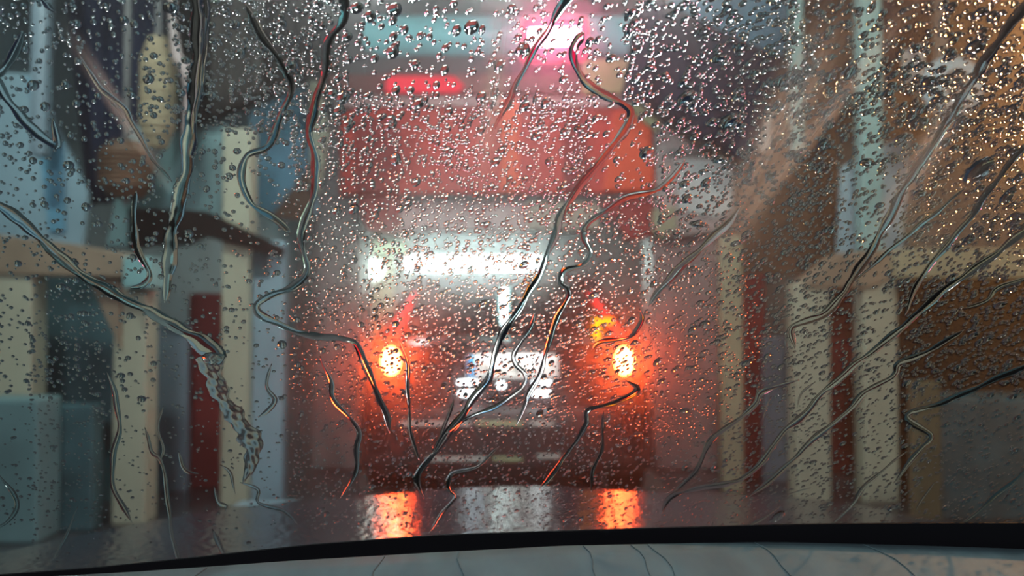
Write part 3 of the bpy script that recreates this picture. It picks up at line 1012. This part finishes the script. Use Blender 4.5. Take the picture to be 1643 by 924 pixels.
# bonnet
bm = bmesh.new()
rows = []
nx, ny = 60, 16
front = interp([(-0.95, 1.28), (-0.85, 1.42), (-0.6, 1.72), (-0.35, 1.86), (0, 1.92), (0.5, 1.93), (0.8, 1.86), (0.95, 1.7)])
for j in range(ny + 1):
    row = []
    for i in range(nx + 1):
        x = -0.95 + 1.9 * i / nx
        y0 = 1.08 - KX * x * x
        y = y0 + (front(x) - y0) * j / ny
        z = 0.876 - 0.10 * (y - 1.25) - 0.05 * x * x + 0.004 * math.cos(x * 9)
        row.append(Vector((x, y, z)))
    rows.append(row)
for j in range(6):   # nose rolling down
    a = (j + 1) / 6 * math.pi / 2
    rows.append([p + Vector((0, 0.07 * math.sin(a), -0.10 * (1 - math.cos(a)) - 0.007 * math.sin(a))) for p in rows[ny]])
rows.append([p + Vector((0, 0.0, -0.4)) for p in rows[-1]])
vr = [[bm.verts.new(p) for p in r] for r in rows]
for j in range(len(vr) - 1):
    for i in range(nx):
        bm.faces.new((vr[j][i], vr[j][i + 1], vr[j + 1][i + 1], vr[j + 1][i]))
bon = link('bonnet', bm, 'bonnet', own, smooth=True)

# dashboard top, with its front roll
dash_edge = interp([(on_screen(x_, y_).x, y_) for x_, y_ in ((-300, 950), (0, 932), (150, 924), (300, 914), (500, 897), (700, 884), (900, 873), (1100, 869), (1300, 866), (1643, 862), (1900, 862))])
bm = bmesh.new()
rows = []
nx = 80
for i in range(nx + 1):
    x = -0.98 + 1.96 * i / nx
    pyx = dash_edge(x)
    s = -ray(821, pyx).z / ray(821, pyx).y
    zed = 0.953
    yed = min((CAM_Z - zed) / s, screen_y(x, zed) - 0.012)
    col = [Vector((x, yed, zed - 0.12)), Vector((x, yed, zed - 0.006)), Vector((x, yed - 0.006, zed))]
    for k in range(1, 9):
        col.append(Vector((x, yed - 0.006 - 0.045 * k, zed + 0.004 * math.sin(k * 0.5) - 0.0008 * k * k)))
    col.append(Vector((x, yed - 0.42, zed - 0.15)))
    rows.append(col)
vr = [[bm.verts.new(p) for p in r] for r in rows]
for i in range(nx):
    for k in range(len(vr[0]) - 1):
        bm.faces.new((vr[i][k], vr[i + 1][k], vr[i + 1][k + 1], vr[i][k + 1]))
da = link('dashboard', bm, 'dash', own, smooth=True)
# creases in the dash cover
random.seed(4)
for px in (385, 630, 745, 930, 1005, 1035, 1200, 1375):
    bm = bmesh.new()
    pts = []
    x = on_screen(px, 880).x
    pyx = dash_edge(x)
    s = -ray(821, pyx).z / ray(821, pyx).y
    yed = min((CAM_Z - 0.953) / s, screen_y(x, 0.953) - 0.012) - 0.012
    for k in range(7):
        pts.append((x + 0.004 * math.sin(k * 1.3 + px) + 0.002 * k, yed - 0.028 * k, 0.9535 + 0.004 * math.sin((0.028 * k + 0.006) / 0.045 * 0.5) - 0.0008 * ((0.028 * k + 0.006) / 0.045) ** 2))
    add_tube(bm, pts, 0.0009, 6)
    link('crease', bm, 'dashstain', da)

# ------------------------------------------------------------------ rain on the windscreen
rng = random.Random(11)


def smooth_path(pts, step=5.0):
    """Catmull-Rom through (x, y, width) points, resampled"""
    P = [np.array(p, float) for p in pts]
    P = [2 * P[0] - P[1]] + P + [2 * P[-1] - P[-2]]
    out = []
    for i in range(1, len(P) - 2):
        seg = np.linalg.norm(P[i + 1][:2] - P[i][:2])
        n = max(2, int(seg / step))
        for k in range(n):
            t = k / n
            a, b, c, d = P[i - 1], P[i], P[i + 1], P[i + 2]
            out.append(0.5 * ((2 * b) + (-a + c) * t + (2 * a - 5 * b + 4 * c - d) * t * t + (-a + 3 * b - 3 * c + d) * t ** 3))
    out.append(P[-2])
    return out


RIV = []


def rivulet(label, pts, width, m='rivulet', wob=1.2):
    hgt = 0.22 if m == 'rivulet' else 0.13
    K = 8 if m == 'rivulet' else 14
    pts = [(p[0], p[1], (p[2] if len(p) > 2 else width) * 0.74) for p in pts]
    path = smooth_path(pts, 5.0 if m == 'rivulet' else 2.5)
    n = len(path)
    bm = bmesh.new()
    prev = None
    ph = rng.random() * 10
    centre = []
    for i, q in enumerate(path):
        centre.append((q[0] + wob * math.sin(i * 0.5 + ph) * 0.8, q[1] + wob * math.cos(i * 0.4 + ph) * 0.5, q[2]))
    P = [on_screen(c[0], c[1]) for c in centre]
    rows = []
    for i in range(n):
        p = P[i]
        nn = screen_normal(p)
        t = (P[min(i + 1, n - 1)] - P[max(i - 1, 0)])
        if t.length < 1e-9:
            t = Vector((0, 0, -1))
        t.normalize()
        s = t.cross(nn).normalized()
        endf = min(1.0, 0.25 + min(i, n - 1 - i) / 3.0)
        hw = max(0.5, centre[i][2] / 2 * (1 + 0.20 * math.sin(i * 0.35 + ph) + 0.10 * math.sin(i * 0.8 + 2 * ph))) * endf * p.length / F
        row = []
        for k in range(K + 1):
            a = math.pi * k / K
            row.append(bm.verts.new(p + s * hw * math.cos(a) + nn * hw * hgt * math.sin(a) ** 2 * (1.0 if m != 'ripple' else 1 + 0.35 * math.sin(i * 0.9 + k * 1.3) + 0.3 * math.sin(i * 0.37 - k * 0.9))))
        rows.append(row)
    for i in range(n - 1):
        for k in range(len(rows[0]) - 1):
            bm.faces.new((rows[i][k], rows[i][k + 1], rows[i + 1][k + 1], rows[i + 1][k]))
        bm.faces.new((rows[i][-1], rows[i][0], rows[i + 1][0], rows[i + 1][-1]))   # the wet side on the glass
    bm.faces.new(rows[0])
    bm.faces.new(rows[-1])
    o = link('rivulet', bm, m, smooth=True)
    for p in o.data.polygons:
        if p.normal.dot(Vector((0, -1, -TILT)).normalized()) > 0.75:
            p.use_smooth = False
    tag(o, label, 'water trickle', 'rivulets running down the windscreen')
    RIV.append(np.array([(c[0], c[1], c[2]) for c in centre]))


R_ = rivulet
R_('thick dark rivulet slanting from the left edge down to a red glinting pool', [(-10, 322), (40, 360), (85, 402), (130, 440), (200, 480), (250, 505), (300, 535, 20), (335, 560, 26), (350, 585, 30)], 13)
R_('broad rippled red glinting water patch under the thick left rivulet', [(335, 565, 34), (342, 600, 28), (358, 640, 22), (385, 680, 26), (405, 712, 30), (402, 745, 16), (390, 775, 6)], 24, 'ripple', 0.8)
R_('thick rivulet falling from the top edge past the tan brush', [(316, -20), (318, 60), (314, 130), (306, 200), (302, 235), (300, 270), (288, 320), (275, 380), (270, 440), (264, 486, 6)], 15)
R_('thin parallel trickle just right of the thick upper left rivulet', [(330, -20), (331, 50), (326, 110), (318, 160), (312, 200, 3)], 6)
R_('curling rivulet across the pale blue panel at upper left', [(394, 5, 4), (415, 50), (440, 85), (462, 120), (465, 150), (445, 200), (430, 235), (396, 250), (388, 285), (402, 325), (440, 350), (468, 374)], 8)
R_('long rivulet left of the gantry, bending twice down to the left tail light', [(548, -20), (552, 30), (528, 62), (522, 110), (502, 180), (497, 215), (507, 270), (498, 330), (482, 375), (492, 430), (470, 460), (430, 476), (413, 490), (422, 507), (470, 530), (510, 540), (560, 545), (577, 562), (597, 612), (616, 655), (626, 695, 4)], 9)
R_('hooked trickle over the tan crossbeam at left', [(218, 305, 4), (215, 370), (225, 410), (240, 440), (230, 458), (205, 463, 3)], 8)
R_('long wavy trickle over the second cream post from the left', [(172, 595, 3), (186, 640), (191, 690), (180, 740), (182, 780), (196, 812), (213, 838, 3)], 7)
R_('forked trickle over the blue grey screen at lower left', [(232, 685, 3), (243, 725), (258, 738), (268, 790), (272, 830), (281, 880), (290, 915)], 6)
R_('short beaded branch joining the forked trickle at lower left', [(262, 650, 2), (254, 686), (262, 720), (257, 738)], 4)
R_('short red glinting trickle over the dark red curtain at left', [(285, 722, 3), (293, 748), (305, 758), (320, 759)], 6)
R_('small zigzag trickle over the pale blue side panel', [(436, 584, 3), (428, 620), (441, 642), (430, 660), (413, 670, 3)], 6)
R_('tiny trickle below the red glinting pool', [(353, 745, 3), (370, 760), (378, 792, 3)], 5)
R_('stepped red trickle above the pale blue plinth', [(384, 774, 3), (415, 786), (414, 806), (455, 820), (476, 840, 3)], 6)
R_('short curl of water left of the pale blue plinth', [(342, 778, 3), (350, 806), (364, 812), (362, 822, 3)], 6)
R_('short red streak of water at the lower left screen edge', [(340, 848, 4), (352, 875), (368, 905, 4)], 8)
R_('red beaded trickle below and left of the left tail light', [(514, 572, 4), (530, 610), (536, 642), (576, 690), (571, 722), (571, 758), (545, 800, 3)], 7)
R_('straight beaded trickle right of the left tail light', [(641, 545, 3), (653, 580), (655, 640), (660, 700), (673, 738)], 5)
R_('longest rivulet, from the pink beacon across the plate to the bonnet', [(936, 50), (920, 82), (932, 122), (965, 150), (1002, 168), (1013, 182), (1000, 212), (960, 262), (920, 312), (900, 348), (882, 400), (866, 440), (836, 490), (800, 548), (786, 602), (758, 642, 12), (722, 692, 11), (692, 732), (668, 768), (682, 800, 4)], 9)
R_('rivulet curling down right of the white wall tube to the plate', [(1100, 255, 3), (1062, 300), (1000, 320), (942, 360), (935, 380), (948, 405), (935, 425), (906, 435), (900, 455), (912, 470), (886, 530), (870, 590), (846, 640), (828, 684, 3)], 7)
R_('S shaped trickle crossing the middle of the number plate', [(857, 500, 3), (853, 525), (825, 565), (828, 585), (842, 600), (838, 620), (800, 650), (755, 668), (715, 696, 3)], 6)
R_('broken thin trail running down left from the pink beacon', [(918, -20, 12), (890, 30, 8), (852, 90), (830, 132), (812, 170), (785, 220, 2)], 6)
R_('zigzag trickle below the right tail light', [(1002, 608, 4), (1022, 625), (990, 645), (945, 656), (942, 678), (934, 692), (915, 720), (882, 765), (866, 784, 3)], 7)
R_('curved hook of water above the right tail light', [(1025, 495, 3), (1029, 515), (1012, 540), (966, 548), (949, 562, 3)], 6)
R_('trickle stepping from the bumper down to the dark screen band', [(800, 716, 3), (770, 746), (726, 760), (720, 785), (729, 797), (708, 825), (688, 855, 3)], 6)
R_('thin broken trail right of the zigzag trickle', [(968, 660, 3), (965, 720), (950, 760), (948, 790, 3)], 5)
R_('beaded trail left of the long rivulet above the bonnet', [(728, 640, 3), (715, 680), (700, 712), (692, 730, 3)], 5)
R_('dark slanting rivulet over the mauve gantry cover', [(1190, 330, 4), (1162, 364), (1112, 410), (1062, 460), (1040, 492, 4)], 9)
R_('long rivulet slanting from the top right corner to the doorway frame', [(1660, -10), (1600, 70), (1542, 160), (1492, 240), (1452, 300), (1402, 395), (1362, 455), (1354, 470), (1320, 505), (1270, 526), (1276, 560, 4)], 10)
R_('second slanting trickle left of the olive rail', [(1551, 300, 3), (1485, 355), (1444, 388), (1370, 452, 3)], 5)
R_('third slanting trickle crossing the olive rail', [(1660, 215, 5), (1591, 300), (1558, 348), (1521, 392), (1477, 447), (1451, 506, 3)], 7)
R_('very long rivulet sweeping from the right edge across both doorway posts', [(1660, 358), (1588, 414), (1514, 466), (1440, 532), (1389, 572), (1323, 628), (1286, 669), (1256, 694), (1227, 735), (1197, 764), (1172, 774), (1109, 786), (1076, 797), (1062, 825, 3)], 9)
R_('short trickle at the right edge below the olive rail', [(1660, 440, 4), (1602, 462), (1584, 480), (1547, 495, 3)], 6)
R_('slanting rivulet from the black partition past the second doorway post', [(1547, 528, 3), (1499, 558), (1444, 583), (1433, 602), (1385, 632), (1359, 661), (1300, 709), (1264, 746), (1227, 777), (1201, 799, 3)], 8)
R_('bent rivulet doubling back beside the narrow olive cabinet', [(1660, 580), (1584, 613), (1518, 643), (1462, 661), (1459, 676), (1495, 698), (1477, 720), (1433, 775, 3)], 8)
R_('rivulet slanting down left of the first doorway post', [(1282, 610, 3), (1223, 628), (1212, 650), (1164, 687), (1135, 713), (1120, 750), (1083, 788, 4)], 8)
R_('short trickle left of the first doorway post', [(1238, 636, 3), (1223, 672, 3)], 5)
R_('short red streak on the dark band below the doorway', [(1256, 810, 3), (1225, 830), (1190, 849, 3)], 6)
R_('straight trickle crossing the second doorway post near its foot', [(1455, 724, 3), (1396, 772), (1367, 808), (1330, 848, 3)], 6)
R_('tiny beaded trail below the narrow olive cabinet', [(1499, 772, 3), (1470, 818, 3)], 5)
R_('straight streak running down over the teal counter', [(1660, 742, 5), (1600, 792), (1540, 844, 3)], 7)
R_('thin flat trickle above the band left of the doorway foot', [(1300, 783, 2), (1242, 799, 2)], 4)
R_('small arc of water on the first doorway post', [(1308, 613, 3), (1286, 632), (1278, 654, 2)], 4)
R_('bright white streak of water at the top left edge', [(36, 48, 4), (24, 84), (10, 105), (-10, 125)], 9)
R_('dark bent rivulet at the left edge by the pale panel', [(-10, 122), (20, 170), (58, 212), (92, 232), (84, 190, 4)], 10)
R_('thin slanting trickle across the navy sheet at upper left', [(128, 88, 3), (160, 140), (198, 172, 7), (214, 200), (242, 250), (276, 292, 3)], 5)
R_('short orange glinting streak at the top left corner', [(62, -5, 4), (80, 12), (92, 20, 3)], 7)
R_('small wavy trickle in the bottom left corner', [(-10, 752, 3), (20, 790), (28, 815), (12, 836), (-10, 848, 3)], 6)
R_('thin dark trickle left of the second cream post near its foot', [(126, 812, 2), (105, 860), (88, 897, 2)], 4)

# drops: one dome shape, the largest as things of their own, the rest as one spray
SEG, RING = 9, 4
dome_v, dome_f = [], []
CAP_H = 0.5
CAP_R = (1 + CAP_H ** 2) / (2 * CAP_H)
for rho in (1.0, 0.9, 0.7, 0.38):
    for k in range(SEG):
        b = 2 * math.pi * k / SEG
        dome_v.append((rho * math.cos(b), rho * math.sin(b), math.sqrt(CAP_R ** 2 - rho ** 2) - (CAP_R - CAP_H)))
dome_v.append((0, 0, CAP_H))
for j in range(RING - 1):
    for k in range(SEG):
        dome_f.append((j * SEG + k, j * SEG + (k + 1) % SEG, (j + 1) * SEG + (k + 1) % SEG, (j + 1) * SEG + k))
for k in range(SEG):
    dome_f.append(((RING - 1) * SEG + k, (RING - 1) * SEG + (k + 1) % SEG, RING * SEG))
dome_v = np.array(dome_v)

nrng = np.random.default_rng(5)
allriv = np.concatenate(RIV)


def density(x, y):
    d = np.full_like(x, 0.30)
    d = np.where(x > 470, 1.0, d)
    d = np.where((x < 470) & (y < 210) & (x > 270), 0.95, d)
    d = np.where((x < 270) & (y < 320), 0.34, d)
    d = np.where((x < 470) & (y > 560), 0.26, d)
    d = np.where((x > 40) & (x < 170) & (y > 440), 0.55, d)
    d = np.where((x > 560) & (x < 1000) & (y < 150), 0.28, d)
    d = np.where((x > 950) & (x < 1060) & (y > 170) & (y < 310), 0.35, d)
    d = np.where((x > 1060), 1.1, d)
    d = np.where((x > 1050) & (x < 1260) & (y < 260), 0.62, d)
    d = np.where((x > 1280) & (y < 110), 0.5, d)
    d = np.where((x > 1340) & (x < 1440) & (y > 220), 0.7, d)
    d = np.where((x > 1440) & (y > 620), 0.75, d)
    d = np.where((x > 560) & (x < 1000) & (y > 320), 1.15, d)
    d = np.where(y > 850, 0.25 * d, d)
    return d


N = 66500
x = nrng.uniform(-600, 2240, N)
y = nrng.uniform(-140, 905, N)
keep = nrng.uniform(0, 1.15, N) < density(x, y)
x, y = x[keep], y[keep]
r = np.exp(nrng.normal(math.log(1.36), 0.32, len(x)))
big = nrng.uniform(0, 1, len(x)) < np.where(y < 320, 0.05, 0.012)
r = np.where(big, r * nrng.uniform(1.5, 2.3, len(x)), r)
r = np.where((y < 200) & (x > 500), r * 1.18, r)
r = np.where((y > 640), r * 0.86, r)
# keep clear of the rivulets and of each other
ok = np.ones(len(x), bool)
for i in range(len(x)):
    d2 = (allriv[:, 0] - x[i]) ** 2 + (allriv[:, 1] - y[i]) ** 2
    if (d2 < (allriv[:, 2] / 2 + r[i] + 1.5) ** 2).any():
        ok[i] = False
x, y, r = x[ok], y[ok], r[ok]
order = np.argsort(-r)
x, y, r = x[order], y[order], r[order]
cell = {}
sel = []
for i in range(len(x)):
    cxi, cyi = int(x[i] // 12), int(y[i] // 12)
    bad = False
    for a in (-1, 0, 1):
        for b in (-1, 0, 1):
            for q in cell.get((cxi + a, cyi + b), ()):
                if (x[i] - x[q]) ** 2 + (y[i] - y[q]) ** 2 < (1.12 * (r[i] + r[q])) ** 2:
                    bad = True
                    break
            if bad:
                break
        if bad:
            break
    if not bad:
        cell.setdefault((cxi, cyi), []).append(i)
        sel.append(i)
x, y, r = x[sel], y[sel], r[sel]


def frame_at(px, py, rad):
    p = on_screen(px, py)
    n = screen_normal(p)
    right = Vector((1, 0, 0)) - n * n.x
    right.normalize()
    up = n.cross(right) * -1
    if up.z < 0:
        up = -up
    f = min(1.0, max(0.0, (px - 420) / 700))
    ang = math.radians(20 + 35 * (1 - abs(f - 0.45))) if px > 480 else math.radians(6)
    ang += nrng.normal(0, 0.22)
    e = 1.0 + 0.30 * f + 0.2 * nrng.uniform()
    t1 = right * math.cos(ang) + up * math.sin(ang)
    t2 = n.cross(t1)
    s = rad * p.length / F
    return p, t1 * s * e, t2 * s / math.sqrt(e), n * s


infr = np.where((x > 0) & (x < 1643) & (y > 0) & (y < 860))[0][:300]
single = set(infr.tolist())
dome_me = bpy.data.meshes.new('raindrop')
dome_me.from_pydata([tuple(v) for v in dome_v], [], dome_f)
dome_me.polygons.foreach_set('use_smooth', [True] * len(dome_f))
dome_me.materials.append(M['water'])
V, FC = [], []
base = np.array([*dome_f[:(RING - 1) * SEG]])
tri = np.array(dome_f[(RING - 1) * SEG:])
quads, tris = [], []
off = 0
for i in range(len(x)):
    p, a, b, c = frame_at(x[i], y[i], r[i])
    if i in single:
        o = bpy.data.objects.new('raindrop', dome_me)
        o.matrix_world = Matrix(((a.x, b.x, c.x, p.x), (a.y, b.y, c.y, p.y), (a.z, b.z, c.z, p.z), (0, 0, 0, 1)))
        COL.objects.link(o)
        tag(o, 'large clear raindrop beaded on the windscreen glass', 'raindrop', 'larger raindrops on the windscreen')
        continue
    A = np.array((a, b, c))
    V.append(dome_v @ A + np.array(p))
    quads.append(base + off)
    tris.append(tri + off)
    off += len(dome_v)
V = np.concatenate(V)
faces = [tuple(f) for f in np.concatenate(quads).tolist()] + [tuple(f) for f in np.concatenate(tris).tolist()]
me = bpy.data.meshes.new('fine_raindrops')
me.from_pydata(V.tolist(), [], faces)
me.polygons.foreach_set('use_smooth', [True] * len(faces))
me.materials.append(M['water'])
o = bpy.data.objects.new('fine_raindrops', me)
COL.objects.link(o)
tag(o, 'fine spray of small clear raindrops covering the whole windscreen', 'raindrops', kind='stuff')
print('drops', len(x), 'rivulets', len(RIV))
